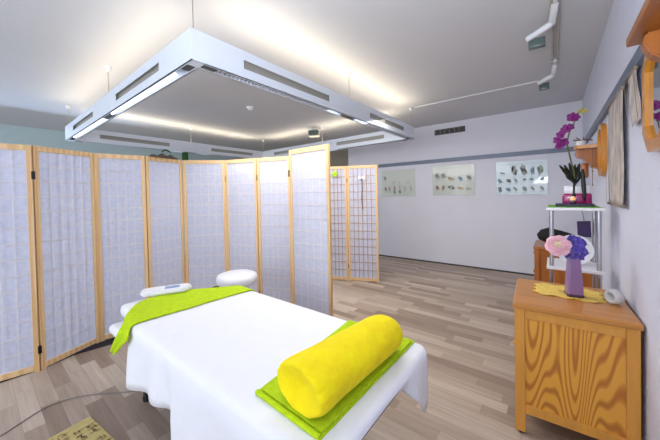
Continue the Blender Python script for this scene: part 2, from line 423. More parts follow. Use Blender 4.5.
# conduit, cable, spots
tag(build('ceiling_conduit', MB().tube([(-.006, .3, ZC - .013), (-.006, 3.46, ZC - .013)], .009, 8).tube([(.03, .3, ZC - .013), (.03, 3.46, ZC - .013)], .009, 8)
          .box((-.02, 2.2, ZC - .03), (.045, 2.24, ZC)).box((-.02, 3.42, ZC - .03), (.045, 3.46, ZC)), 'conduit', smooth='auto', origin=(.01, 2.7, ZC)),
    'pair of thin grey conduit pipes running along the ceiling near the right wall', 'conduit')
tag(build('ceiling_cable', MB().box((-1.57, 3.97, ZC - .012), (-.13, 3.995, ZC), bev=.002), 'spotwhite', origin=(-.8, 3.98, ZC)),
    'thin white cable strip crossing the ceiling from the light frame to the far spotlight', 'cable')
def spot(x, y, label, s=1.0, grp='ceiling spotlights', flip=0):
    t = thing('ceiling_spotlight', label, 'spotlight', (x, y, ZC), flip, grp)
    build('mount', MB().lathe([(0, -.03), (.02, -.03), (.028, -.018), (.028, 0), (0, 0)], (0, 0, 0), 16), 'spotwhite', t, smooth='auto', world=False)
    a = MB(); a.bar((.0, .10 * s, -.02), (-.02 * s, .27 * s, -.075), .04, .03, bev=.01); a.bar((0, -.01, -.02), (0, .11 * s, -.022), .022, .02)
    build('arm', a, 'spotwhite', t, smooth='auto', world=False)
    a = MB(); a.bar((-.012 * s, .25 * s, -.075), (-.17 * s, .30 * s, -.12), .042, .04, up=(0, 1, .2), bev=.018)
    h = build('lamp_head', a, 'spotwhite', t, smooth='auto', world=False)
    a = MB(); a.box((-.155 * s, .29 * s, -.19), (-.055 * s, .34 * s, -.125), bev=.006)
    build('glass', a, 'spotglass', h, smooth='auto', world=False)
    return t
spot(.012, 2.27, 'white angled ceiling spotlight nearest the camera, above the wooden wall shelf', 1.0)
spot(.012, 3.44, 'white angled ceiling spotlight at the far end of the conduit, above the orchid', .85)
t = thing('ceiling_spotlight', 'grey box spotlight on the ceiling seen inside the hanging light frame', 'spotlight', (-3.46, 3.95, ZC), .6, 'ceiling spotlights')
build('mount', MB().box((-.05, -.05, -.04), (.05, .05, 0), bev=.008), 'spotwhite', t, world=False)
h = build('lamp_head', MB().box((-.10, -.09, -.16), (.10, .06, -.05), bev=.012), 'conduit', t, world=False)
build('glass', MB().box((-.085, -.10, -.145), (.085, -.085, -.065), bev=.004), 'spotglass', h, world=False)

# air vent on the back wall
vt = thing('air_vent', 'dark slotted ventilation grille high on the white back wall', 'vent', (-1.445, D, 2.375))
build('frame', MB().ring([(-.255, -.047), (.255, -.047), (.255, .047), (-.255, .047)], [(-.24, -.035), (.24, -.035), (.24, .035), (-.24, .035)], 1, -.012, 0), 'darkgrille', vt, world=False)
b = MB().box((-.24, -.004, -.035), (.24, 0, .035)); build('backing', b, 'black', vt, world=False)
b = MB()
for i in range(7): b.box((-.24 + i * .08 - .004, -.010, -.035), (-.24 + i * .08 + .004, -.002, .035))
for i in range(4): b.box((-.24, -.008, -.03 + i * .02 - .0025), (.24, -.002, -.03 + i * .02 + .0025))
build('slats', b, 'slot', vt, world=False)

# ------------------------------------------------------------------ folding screens
HS = 1.715
def make_panel(parent, p, q, gap=.003, flip=1, raise_=.014):
    p, q = Vector((*p, 0)), Vector((*q, 0)); d = (q - p); L = d.length; d /= L
    n = Vector((-d.y, d.x, 0)) * flip            # n points to the lattice (rear) side
    mx = Matrix((d, n, Vector((0, 0, 1)))).transposed().to_4x4(); mx.translation = p
    a, b_ = gap, L - gap; w = .03; th = .011
    f = MB()
    f.box((a, -th, 0), (a + w, th, HS), bev=.002, mx=mx); f.box((b_ - w, -th, 0), (b_, th, HS), bev=.002, mx=mx)
    f.box((a + w, -th, HS - .04), (b_ - w, th, HS), mx=mx); f.box((a + w, -th, raise_), (b_ - w, th, raise_ + .04), mx=mx)
    fo = build('panel_frame', f, 'screenwood', parent)
    z0, z1 = raise_ + .04, HS - .04
    pb = MB(); uvl = pb.bm.loops.layers.uv.new('UVMap')
    vs = [pb.bm.verts.new(mx @ Vector(c)) for c in ((a + w, 0, z0), (b_ - w, 0, z0), (b_ - w, 0, z1), (a + w, 0, z1))]
    fc = pb.bm.faces.new(vs)
    for l, uv in zip(fc.loops, ((0, 0), (1, 0), (1, 1), (0, 1))): l[uvl].uv = uv
    build('paper_sheet', pb, 'paper', fo)
    g = MB(); X0, X1 = a + w, b_ - w
    for i in range(1, 6):
        x = X0 + (X1 - X0) * i / 6; g.box((x - .003, .0015, z0), (x + .003, .007, z1), mx=mx)
    for i in range(1, 14):
        z = z0 + (z1 - z0) * i / 14; g.box((X0, .002, z - .003), (X1, .008, z + .003), mx=mx)
    build('lattice', g, 'lattice', fo)
def make_screen(label, pts, flip=1, hinges=(1.5, .22), only=None):
    c = [sum(p[i] for p in pts) / len(pts) for i in (0, 1)]
    t = thing('folding_screen', label, 'folding screen', (c[0], c[1], 0), 0, 'folding paper screens')
    for i in range(len(pts) - 1): make_panel(t, pts[i], pts[i + 1], flip=flip)
    for i in (only or range(1, len(pts) - 1)):
        for z in hinges:
            x, y = pts[i]
            build('hinge', MB().box((x - .011, y - .011, z - .03), (x + .011, y + .011, z + .03), bev=.002), 'hinge', t)
    return t
make_screen('four panel paper folding screen at the left end, standing on the dark navy strip',
            [(-3.17, -.14), (-3.085, .297), (-3.25, .697), (-3.165, 1.075), (-3.262, 1.47)], hinges=(1.49, .165), only=[1])
make_screen('zigzag paper folding screen with pale wood frame right behind the white stool',
            [(-3.258, 1.478), (-2.965, 1.822), (-2.567, 1.963), (-2.20, 2.12)])
make_screen('front folding screen panel of bright white paper beside the far side of the massage table',
            [(-1.452, 1.842), (-1.925, 1.842), (-1.83, 2.24)], flip=-1)
make_screen('folding screen by the back wall charts, turned with its brown lattice to the room',
            [(-2.78, 3.30), (-2.425, 3.485), (-2.005, 3.655)], flip=-1)

# things hung on the screens
def on_ray_panel(p, q, s, off):
    p, q = Vector((*p, 0)), Vector((*q, 0)); d = (q - p).normalized(); n = Vector((d.y, -d.x, 0))
    return p + (q - p) * s + n * off
b = MB()
c0, c1 = (-3.25, .697), (-3.165, 1.075)
pa = on_ray_panel((-3.165, 1.075), (-3.262, 1.47), .12, 0); pb_ = on_ray_panel((-3.165, 1.075), (-3.262, 1.47), .88, 0)
g = thing('lace_garland', 'grey brown lace garland with green leaf draped on top of the left screen', 'garland', (pa.x, pa.y, HS))
b = MB(); rows = []
for i in range(15):
    u = i / 14; c = pa.lerp(pb_, u); hgt = .012 + .036 * math.sin(PI * u) ** .6 * (.75 + .35 * math.sin(u * 19))
    rows.append([(c.x - .03, c.y, HS + .002), (c.x - .012, c.y, HS + hgt), (c.x + .012, c.y, HS + hgt * .95), (c.x + .03, c.y, HS + .002)])
b.quadgrid(rows); build('lace', b, 'lace', g, smooth=True)
b = MB(); rows = []
pm = pa.lerp(pb_, .38); pn = pa.lerp(pb_, .72)
for i in range(9):
    u = i / 8; c = pm.lerp(pn, u); z = HS + .062 + .022 * math.sin(PI * u); wd = .02 * math.sin(PI * min(1, u + .05)) + .003
    rows.append([(c.x + .02 - wd, c.y, z), (c.x + .02, c.y, z + .010), (c.x + .02 + wd, c.y, z - .004)])
b.quadgrid(rows); lo = build('leaf', b, 'tealgreen', g, smooth=True); solid(lo, .004)
b = MB(); c = Vector((-3.25, 1.495, 0))
b.box((c.x - .016, c.y - .022, HS - .002), (c.x + .016, c.y + .040, HS + .088), bev=.008)
b.box((c.x - .020, c.y - .015, HS + .02), (c.x + .020, c.y + .033, HS + .07), bev=.006)
tag(build('green_pad', b, 'tealgreen', origin=(c.x, c.y, HS)), 'dark green felt pad sitting on the screen top between the two left screens', 'pad')
# bow and ribbon on the lattice screen
P8a, P8b, P9b = (-2.78, 3.30), (-2.425, 3.485), (-2.005, 3.655)
c = on_ray_panel(P8b, P9b, .5, .016)
dv = Vector((P9b[0] - P8b[0], P9b[1] - P8b[1], 0)).normalized()
bw = thing('ribbon_bow', 'small white paper bow with a long brown ribbon hanging on the lattice screen', 'bow', (c.x, c.y, 1.53))
b = MB()
for s in (-1, 1):
    rows = []
    for i in range(5):
        u = i / 4; q = c + dv * s * .05 * u; hh = .012 + .022 * u
        rows.append([(q.x, q.y - .012 * math.sin(PI * u), 1.53 - hh), (q.x, q.y - .02, 1.53), (q.x, q.y - .012 * math.sin(PI * u), 1.53 + hh)])
    b.quadgrid(rows)
b.ball((c.x, c.y - .015, 1.53), .012); o = build('bow', b, 'white', bw, smooth=True)
build('ribbon', MB().tube([(c.x, c.y - .008, 1.53), (c.x + .008, c.y - .008, 1.36), (c.x - .004, c.y - .008, 1.22), (c.x + .01, c.y - .008, 1.06)], .006, 6), 'ribbon', bw)
c = on_ray_panel(P8a, P8b, .56, .034)
b = MB()
for k in range(6): b.ball((c.x + .03 * math.cos(k * PI / 3), c.y - .004, 1.60 + .03 * math.sin(k * PI / 3)), .024, (1, .35, 1), sub=1)
b.ball((c.x, c.y - .012, 1.60), .018, (1, .6, 1), sub=1)
tag(build('paper_flower', b, 'postit', smooth=True, origin=(c.x, c.y, 1.6)), 'lime green paper flower stuck on the lattice screen behind the bright front panel', 'decoration')

# ------------------------------------------------------------------ glass charts on the back wall
def chart(label, x0, x1, z0, z1, base, spec):
    t = thing('wall_chart', label, 'wall chart', ((x0 + x1) / 2, D, (z0 + z1) / 2), 0, 'anatomy charts on the back wall')
    build('glass_sheet', MB().box((x0, D - .012, z0), (x1, D - .004, z1), bev=.001), base, t)
    b = MB().box((x0 + .06, D - .004, z0 + .05), (x1 - .06, D, z1 - .05)); build('backing', b, 'darkgrille', t)
    b = MB(); w, h = x1 - x0, z1 - z0; y = D - .0135
    rnd = random.Random(sum(map(ord, label)))
    def el(u, v, rw, rh, mi, ang=0):
        vs = []
        for k in range(10):
            r = 1 + .22 * rnd.uniform(-1, 1); a = 2 * PI * k / 10
            px, pz = rw * math.cos(a) * r, rh * math.sin(a) * r
            vs.append(b.bm.verts.new((x0 + u * w + px * math.cos(ang) - pz * math.sin(ang), y, z0 + v * h + px * math.sin(ang) + pz * math.cos(ang))))
        f = b.bm.faces.new(vs); f.material_index = mi
    for (u, v, rw, rh, mi) in spec:
        el(u, v, rw, rh, mi, rnd.uniform(-.3, .3))
        if rh > .02:
            el(u + rw / w * .9, v - .03, rw * .4, rh * .6, mi, rnd.uniform(-.5, .5)); el(u - rw / w * .8, v + .03, rw * .4, rh * .55, mi, rnd.uniform(-.5, .5))
        # rows of fine print under each drawing
        for q in range(2):
            zz = z0 + v * h - rh - .012 - q * .011
            vs = [b.bm.verts.new(p) for p in ((x0 + u * w - .03, y, zz), (x0 + u * w + .03, y, zz), (x0 + u * w + .03, y, zz + .003), (x0 + u * w - .03, y, zz + .003))]
            f = b.bm.faces.new(vs); f.material_index = 1
    zz = z1 - .05
    vs = [b.bm.verts.new(p) for p in ((x0 + .05, y, zz), (x1 - .05, y, zz), (x1 - .05, y, zz + .004), (x0 + .05, y, zz + .004))]
    b.bm.faces.new(vs).material_index = 1
    build('printed_drawings', b, ['ink_brown', 'ink_grey', 'ink_dark', 'ink_blue', 'ink_ochre'], t)
G = 'glass'
chart('pale green anatomy chart nearest the lattice folding screen on the back wall', -2.785, -2.085, 1.235, 1.755, 'glasschart',
      [(.11, .70, .022, .05, 0), (.38, .52, .02, .02, 1), (.55, .52, .02, .02, 1), (.80, .54, .03, .015, 1), (.12, .28, .022, .05, 0), (.24, .28, .016, .05, 0), (.40, .30, .014, .055, 0), (.40, .16, .018, .03, 2), (.56, .30, .012, .05, 1), (.56, .16, .02, .028, 2), (.71, .27, .012, .06, 1), (.88, .28, .016, .06, 1)])
chart('pale grey green anatomy chart in the middle of the three on the back wall', -1.75, -1.05, 1.24, 1.765, 'glasschart',
      [(.12, .66, .03, .06, 1), (.27, .66, .03, .05, 1), (.46, .55, .045, .03, 4), (.68, .55, .03, .04, 3), (.88, .56, .03, .045, 1), (.12, .26, .025, .05, 0), (.27, .26, .022, .05, 0), (.46, .26, .045, .045, 1), (.68, .22, .04, .025, 4), (.86, .2, .045, .02, 1)])
chart('bluish anatomy chart with two dark torsos, closest to the right wall', -.735, -.072, 1.235, 1.755, 'glasschartb',
      [(.14, .66, .04, .015, 1), (.37, .72, .03, .085, 1), (.55, .72, .033, .09, 1), (.72, .68, .02, .07, 3), (.86, .70, .03, .07, 1), (.08, .42, .022, .035, 3), (.26, .42, .025, .03, 2), (.40, .42, .02, .03, 1), (.57, .44, .02, .02, 2), (.70, .44, .03, .02, 3), (.90, .44, .03, .02, 3), (.08, .16, .022, .045, 2), (.25, .16, .025, .035, 3), (.39, .17, .02, .035, 1), (.57, .17, .022, .04, 1), (.72, .18, .02, .03, 1), (.89, .18, .02, .03, 1)])

# ------------------------------------------------------------------ massage table
TX0, TX1, TY0, TY1, TZ = -2.17, -.485, .56, 1.325, .565
mt = thing('massage_table', 'low massage table on black feet, covered by the white sheet', 'massage table', ((TX0 + TX1) / 2, (TY0 + TY1) / 2, 0))
o = build('cushion', MB().box((TX0 + .02, TY0 + .02, TZ - .085), (TX1 - .02, TY1 - .02, TZ - .006), bev=.03), 'whitevinyl', mt, smooth='auto')
build('table_frame', MB().box((TX0 + .06, TY0 + .06, TZ - .15), (TX1 - .06, TY1 - .06, TZ - .086), bev=.006), 'tableframe', mt)
for lx, ly in ((TX0 + .07, TY0 + .12), (TX0 + .07, TY1 - .12), (TX1 - .55, TY0 + .16), (TX1 - .55, TY1 - .16)):
    l = build('leg', MB().bar((lx + .03, ly, .02), (lx, ly, TZ - .15), .045, .045, up=(0, 1, 0), bev=.004), 'tableframe', mt)
    build('foot', MB().lathe([(0, 0), (.03, 0), (.032, .02), (.022, .035), (0, .035)], (lx + .03, ly, 0), 14), 'black', l, smooth='auto')
pad = build('head_cushion', MB().box((-2.35, .61, TZ - .075), (TX0 + .015, 1.0, TZ + .012), bev=.036), 'whitevinyl', mt, smooth='auto'); pad['label'] = 'white padded head cushion beyond the towel'
pad = build('arm_pad', MB().box((-2.30, .535, .42), (-2.10, .74, .478), bev=.026), 'whitevinyl', mt, smooth='auto'); pad['label'] = 'lower white arm pad at the head end'

# sheet: top plus skirt
def rrect(x0, x1, y0, y1, r, per=120):
    """points of a rounded rectangle with outward normals"""
    segs = []; c = [(x1 - r, y0 + r, -PI / 2), (x1 - r, y1 - r, 0), (x0 + r, y1 - r, PI / 2), (x0 + r, y0 + r, PI)]
    pts = []
    for i, (cx, cy, a0) in enumerate(c):
        for k in range(7):
            a = a0 + PI / 2 * k / 6; pts.append((Vector((cx + r * math.cos(a), cy + r * math.sin(a), 0)), Vector((math.cos(a), math.sin(a), 0))))
        nx = c[(i + 1) % 4]; a = a0 + PI / 2
        s = Vector((cx + r * math.cos(a), cy + r * math.sin(a), 0)); e = Vector((nx[0] + r * math.cos(nx[2]), nx[1] + r * math.sin(nx[2]), 0))
        m = max(2, int((e - s).length / .03))
        for k in range(1, m): pts.append((s.lerp(e, k / m), Vector((math.cos(a), math.sin(a), 0))))
    return pts
def smooth01(t): t = max(0, min(1, t)); return t * t * (3 - 2 * t)
def drop(p, n):
    if n.y < -.7:                       # near long side
        if p.x < -1.38: return .262 + .085 * smooth01((-1.5 - p.x) / .5)
        return .268 + .22 * smooth01((p.x + 1.36) / .06)
    if n.x > .5 and n.y > -.5:
        return .055 + .20 * smooth01((p.y - 1.03) / .22)
    if n.x > .5: return .055 + .30 * smooth01((.68 - p.y) / .1)
    if n.y > .7: return .30
    return .30
per = rrect(TX0 + .22, TX1, TY0, TY1, .045)
rings = []
N_ = len(per); ctr = Vector(((TX0 + .22 + TX1) / 2, (TY0 + TY1) / 2, 0))
for t in (0.0, .2, .4, .6, .8, .93):
    ring = []
    for p, n in per:
        c_ = Vector((max(TX0 + .55, min(TX1 - .35, p.x)), ctr.y, 0)); q = c_ + (p - c_) * t
        ring.append((q.x, q.y, TZ + .004 + .0035 * noise.noise(Vector((q.x * 5, q.y * 5, 1))) + .002 * noise.noise(Vector((q.x * 16, q.y * 9, 4)))))
    rings.append(ring)
for off, dz in ((-.006, 0.0), (.006, -.006), (.014, -.02)):
    rings.append([tuple((p + n * off) + Vector((0, 0, TZ + .003 + dz))) for p, n in per])
for k in range(1, 8):
    ring = []
    for i, (p, n) in enumerate(per):
        u = k / 7; d = drop(p, n) - .02
        s_ = p.x * 1.0 + p.y * .8
        wav = .014 * u * math.sin(s_ * 17 + 1.2) + .010 * u * noise.noise(Vector((p.x * 7, p.y * 7, 2 + u)))
        if n.y < -.7: wav += .03 * u * math.exp(-((p.x + 1.33) / .045) ** 2) - .02 * u * math.exp(-((p.x + 1.43) / .05) ** 2)
        if n.x > .5 and p.y < 1.1: wav -= .045 * u
        q = p + n * (.016 + wav + .012 * u)
        ring.append((q.x, q.y, TZ - .017 - d * u))
    rings.append(ring)
b = MB(); b.quadgrid([r + [r[0]] for r in rings])
bmesh.ops.remove_doubles(b.bm, verts=b.bm.verts, dist=.0004)
sh = build('bed_sheet', b, 'sheet', smooth=True, origin=(ctr.x, ctr.y, TZ)); solid(sh, .003, 1)
tag(sh, 'white cotton sheet spread over the massage table and hanging down its sides', 'sheet')

# towel across the head end
def loft(lines, n=10, sub=6):
    """smooth surface through cross lines [(L, R), ...]"""
    def cr(a, b_, c, d, t):
        return .5 * ((2 * b_) + (-a + c) * t + (2 * a - 5 * b_ + 4 * c - d) * t * t + (-a + 3 * b_ - 3 * c + d) * t ** 3)
    out = []
    V = [(Vector(l), Vector(r)) for l, r in lines]
    for i in range(len(V) - 1):
        for k in range(sub + (1 if i == len(V) - 2 else 0)):
            t = k / sub; g_ = lambda j: V[max(0, min(len(V) - 1, j))]
            l = cr(g_(i - 1)[0], g_(i)[0], g_(i + 1)[0], g_(i + 2)[0], t); r = cr(g_(i - 1)[1], g_(i)[1], g_(i + 1)[1], g_(i + 2)[1], t)
            out.append([l.lerp(r, j / n) for j in range(n + 1)])
    return out
lines = [((-1.95, 1.352, .50), (-1.82, 1.356, .46)), ((-1.96, 1.32, .582), (-1.815, 1.33, .576)), ((-2.02, 1.2, .596), (-1.84, 1.21, .580)), ((-2.15, 1.03, .604), (-1.86, .99, .581)),
         ((-2.22, .86, .606), (-1.87, .79, .581)), ((-2.19, .69, .606), (-1.89, .63, .580)), ((-2.06, .58, .598), (-1.885, .546, .572)), ((-1.975, .52, .545), (-1.845, .516, .525)), ((-2.03, .508, .47), (-1.915, .503, .465)), ((-2.075, .498, .395), (-2.0, .495, .40))]
g = loft(lines)
for i, r in enumerate(g):
    for j, v in enumerate(r):
        v.z += .004 * noise.noise(v * 9); v.y += .003 * noise.noise(v * 14)
        if v.y < .53: v.y -= .012 * math.sin(j / 10 * PI * 3) 
b = MB(); b.quadgrid(g)
o = build('towel', b, 'lime', smooth=True, origin=(-2.0, .95, .585)); solid(o, .010, 0); subsurf(o)
tag(o, 'lime green towel draped across the head end of the massage table, hanging over its side', 'towel', 'lime green towels')

# flat white device on the head cushion
dv_ = thing('massage_device', 'flat white oval device with blue grey display lying on the head end', 'device', (-2.225, .87, .612), math.radians(62))
b = MB(); st_ = [(.105 * s + .062 * math.cos(a0 + PI * k / 10 - PI / 2), .062 * math.sin(a0 + PI * k / 10 - PI / 2)) for s, a0 in ((1, 0), (-1, PI)) for k in range(11)]
b.prism(st_, 2, 0, .034, bev=.012)
o = build('housing', b, 'whitevinyl', dv_, smooth='auto', world=False)
b = MB().box((-.01, -.035, .034), (.085, .018, .0375), bev=.001); build('display', b, 'display', dv_, world=False)

# folded towel and bolster at the foot end
cor = [(-.865, .632), (-.547, .62), (-.538, 1.318), (-.925, 1.322)]
b = MB()
def towel_layer(cn, z, th, sh_=0):
    rows = []
    for i in range(15):
        u = i / 14; l = Vector((*cn[0], 0)).lerp(Vector((*cn[3], 0)), u); r = Vector((*cn[1], 0)).lerp(Vector((*cn[2], 0)), u)
        rows.append([l.lerp(r, j / 10) + Vector((0, 0, z + .002 * noise.noise(Vector((u * 6 + sh_, j * .6, sh_))))) for j in range(11)])
    return rows
def slab(mb, rows, th):
    t0 = mb.quadgrid(rows); t1 = mb.quadgrid([[v - Vector((0, 0, th)) for v in r] for r in rows])
    n, m_ = len(rows), len(rows[0])
    loop = [(0, j) for j in range(m_)] + [(i, m_ - 1) for i in range(1, n)] + [(n - 1, j) for j in range(m_ - 2, -1, -1)] + [(i, 0) for i in range(n - 2, 0, -1)]
    for k in range(len(loop)):
        a, c = loop[k], loop[(k + 1) % len(loop)]
        mb.bm.faces.new((t0[a[0]][a[1]], t0[c[0]][c[1]], t1[c[0]][c[1]], t1[a[0]][a[1]]))
cor2 = [(-.85, .648), (-.552, .634), (-.544, 1.305), (-.91, 1.308)]
slab(b, towel_layer(cor, TZ + .0145, .01, 0), .007)
slab(b, towel_layer(cor2, TZ + .0235, .01, 3), .007)
b.tube([(-.862, .634, TZ + .0155), (-.7, .627, TZ + .016), (-.548, .622, TZ + .0155)], .009, 8)
o = build('towel', b, 'lime', smooth='auto', origin=(-.71, .97, TZ)); tag(o, 'lime green towel folded flat under the yellow bolster at the foot end', 'towel', 'lime green towels')
A, B = Vector((-.662, .648, 0)), Vector((-.616, 1.195, 0)); R_ = .091; zc = TZ + .0215 + R_ * .86
ax = (B - A).normalized(); sd = Vector((ax.y, -ax.x, 0)); Lb = (B - A).length
rings = []
prof = [(.028, .02), (.020, .3), (.006, .62), (-.006, .86), (-.004, .97), (.022, 1.03), (.07, 1.01)] + [(.10 + (Lb - .18) * k / 14, 1.0) for k in range(1, 14)] + [(Lb - .08, 1.0), (Lb - .03, .96), (Lb - .004, .85), (Lb + .012, .62), (Lb + .016, .3), (Lb + .012, .02)]
for s_, rr in prof:
    ring = []
    for k in range(40):
        a = 2 * PI * k / 40; cs, sn = math.cos(a), math.sin(a)
        near = math.exp(-max(0, s_) / .09); far = math.exp(-max(0, Lb - s_) / .05)
        w = 1 + .022 * noise.noise(Vector((cs * 2, sn * 2, s_ * 9))) + .012 * noise.noise(Vector((cs * 5, sn * 5, s_ * 30))) + (.10 * near + .04 * far) * rr * noise.noise(Vector((cs * 3.2, sn * 3.2, s_ * 14 + 5)))
        rad = R_ * rr * w
        z = sn * rad * .90 * (1 - .06 * s_ / Lb); 
        if z < -R_ * .84: z = -R_ * .84
        c = A + ax * s_ + sd * cs * rad * (1.30 - .22 * s_ / Lb)
        ring.append((c.x, c.y, zc + z))
    rings.append(ring)
b = MB(); b.quadgrid([r + [r[0]] for r in rings]); bmesh.ops.remove_doubles(b.bm, verts=b.bm.verts, dist=.0003)
o = build('bolster', b, 'yellow', smooth=True, origin=(-.68, .96, TZ)); subsurf(o)
tag(o, 'bright yellow plush roll bolster lying on the folded lime towel', 'bolster')

# ------------------------------------------------------------------ stool
st = thing('stool', 'round white padded stool with chrome post standing between the table and the screens', 'stool', (-2.365, 1.545, 0))
o = build('seat', MB().lathe([(0, .005), (.13, 0), (.168, .006), (.182, .022), (.186, .05), (.18, .08), (.15, .094), (0, .098)], (-2.365, 1.545, .475), 40), 'whitevinyl', st, smooth=True)
build('seat_plate', MB().lathe([(0, 0), (.09, 0), (.09, .012), (0, .012)], (-2.365, 1.545, .465), 24), 'black', st, smooth='auto')
build('post', MB().tube([(-2.365, 1.545, .1), (-2.365, 1.545, .27)], .026, 16).tube([(-2.365, 1.545, .27), (-2.365, 1.545, .465)], .015, 14), 'chrome', st, smooth='auto')
build('lever', MB().tube([(-2.365, 1.545, .458), (-2.50, 1.40, .454), (-2.53, 1.37, .44)], .008, 8), 'black', st, smooth='auto')
b = MB()
for k in range(5):
    a = 2 * PI * k / 5 + .3; b.bar((-2.365, 1.545, .10), (-2.365 + .24 * math.cos(a), 1.545 + .24 * math.sin(a), .07), .035, .025, bev=.004)
bs = build('base', b, 'chrome', st)
for k in range(5):
    a = 2 * PI * k / 5 + .3; build('caster', MB().lathe([(0, -.012), (.026, -.012), (.028, 0), (.026, .012), (0, .012)], (0, 0, 0), 16, mx=Matrix.Translation((-2.365 + .235 * math.cos(a), 1.545 + .235 * math.sin(a), .029)) @ Euler((PI / 2, 0, a)).to_matrix().to_4x4()).bar((-2.365 + .235 * math.cos(a), 1.545 + .235 * math.sin(a), .03), (-2.365 + .235 * math.cos(a), 1.545 + .235 * math.sin(a), .07), .02, .02, up=(1, 0, 0)), 'black', bs, smooth='auto')

# ------------------------------------------------------------------ rug and cord on the floor
rg = thing('rug', 'yellow rug with brown lettering-like motifs at the near left of the floor', 'rug', (-2.0, .30, 0), math.radians(7))
build('pile', MB().box((-.17, -.7, 0), (.17, .13, .007), bev=.003), 'rug', rg, world=False)
b = MB(); rnd = random.Random(5)
for i in range(7):
    for j in range(14):
        u, v = -.13 + i * .043 + rnd.uniform(-.005, .005), .10 - j * .055
        if (i + j // 2) % 4 == 0: continue
        for q in range(5):
            uu, vv = u + rnd.uniform(-.015, .015), v + rnd.uniform(-.016, .016)
            if q % 2: b.box((uu - .013, vv - .003, .0065), (uu + .013, vv + .003, .0078))
            else: b.box((uu - .003, vv - .012, .0065), (uu + .003, vv + .012, .0078))
build('motif', b, 'rugmark', rg, world=False)
pts = [(-2.36, -.12, .0035), (-2.40, .05, .005), (-2.44, .13, .005), (-2.50, .25, .005), (-2.485, .36, .005), (-2.39, .49, .005), (-2.24, .63, .005), (-2.12, .78, .005), (-1.9, 1.0, .005)]
o = build('power_cord', MB().tube([v[0] for v in loft([(p_, p_) for p_ in pts], 1, 6)], .003, 6), 'cord', smooth='auto', origin=(-2.4, .3, 0)); tag(o, 'thin grey cord running over the floor to under the massage table', 'cord')

# ------------------------------------------------------------------ pine cabinets
def cabinet(label, loc, rz, W, Dp, H, top='pinetop', pine='pine', fr='pineframe'):
    t = thing('cabinet', label, 'cabinet', loc, rz, 'honey pine cabinets')
    build('top', MB().box((-.008, -.008, H - .028), (W + .008, Dp, H), bev=.005), top, t, world=False)
    for x in (0, W - .045):
        for y in (0, Dp - .045):
            l = build('leg', MB().box((x, y, .012), (x + .045, y + .045, H - .028), bev=.003), fr, t, world=False)
            build('glide', MB().lathe([(0, 0), (.012, 0), (.012, .013), (0, .013)], (x + .022, y + .022, 0), 12), 'black', l, world=False)
    build('side_panel', MB().box((.045, .012, .16), (W - .045, .024, H - .075)), pine, t, world=False)
    build('side_panel', MB().box((.045, Dp - .024, .16), (W - .045, Dp - .012, H - .075)), pine, t, world=False)
    build('rail', MB().box((.045, .004, H - .078), (W - .045, .03, H - .028), bev=.002), fr, t, world=False)
    build('rail', MB().box((.045, .004, .115), (W - .045, .03, .162), bev=.002), fr, t, world=False)
    build('rail', MB().box((.045, Dp - .03, .115), (W - .045, Dp - .004, .162)).box((.045, Dp - .03, H - .078), (W - .045, Dp - .004, H - .028)), fr, t, world=False)
    build('bottom_board', MB().box((.02, .03, .12), (W - .02, Dp - .03, .14)), fr, t, world=False)
    build('back_panel', MB().box((W - .03, .045, .12), (W - .018, Dp - .045, H - .03)), fr, t, world=False)
    for k in (0, 1):
        y0 = .047 + k * (Dp - .094) / 2; y1 = y0 + (Dp - .094) / 2 - .003
        d = build('door', MB().box((.004, y0, .125), (.024, y1, H - .19), bev=.003), pine, t, world=False)
        build('knob', MB().ball((-.008, y1 - .04 if k == 0 else y0 + .04, H * .55), .014), fr, d, world=False, smooth=True)
    w = build('drawer', MB().box((.004, .047, H - .185), (.024, Dp - .047, H - .032), bev=.003), pine, t, world=False)
    build('knob', MB().ball((-.008, Dp / 2, H - .11), .014), fr, w, world=False, smooth=True)
    return t
CA = math.radians(2.5)
cabinet('honey pine cabinet in front, carrying the violet vase and yellow cloth', (-.172, 1.79, 0), CA, .468, .52, .70)
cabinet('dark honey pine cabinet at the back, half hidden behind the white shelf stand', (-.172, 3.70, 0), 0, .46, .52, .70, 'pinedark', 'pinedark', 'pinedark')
ZC1 = .70
# yellow cloth
b = MB(); pts = []
cx, cy = .055, 2.135
rings = []
for t_ in (0.02, .35, .7, .88, 1.0):
    ring = []
    for k in range(72):
        a = 2 * PI * k / 72; sc = 1 + .055 * math.cos(a * 12) * t_ ** 4
        x = cx + .152 * t_ * sc * math.cos(a) / max(abs(math.cos(a)), abs(math.sin(a)) * .94, .78); y = cy + .118 * t_ * sc * math.sin(a) / max(abs(math.cos(a)) * .94, abs(math.sin(a)), .78)
        ring.append((x, y, ZC1 + .0035 + .002 * t_ * math.sin(k * 1.05)))
    rings.append(ring)
b.quadgrid([r + [r[0]] for r in rings]); bmesh.ops.remove_doubles(b.bm, verts=b.bm.verts, dist=.0002)
o = build('table_cloth', b, 'cloth', smooth=True, origin=(cx, cy, ZC1)); solid(o, .0018, 0)
tag(o, 'small scalloped yellow cloth lying on the front pine cabinet', 'cloth')
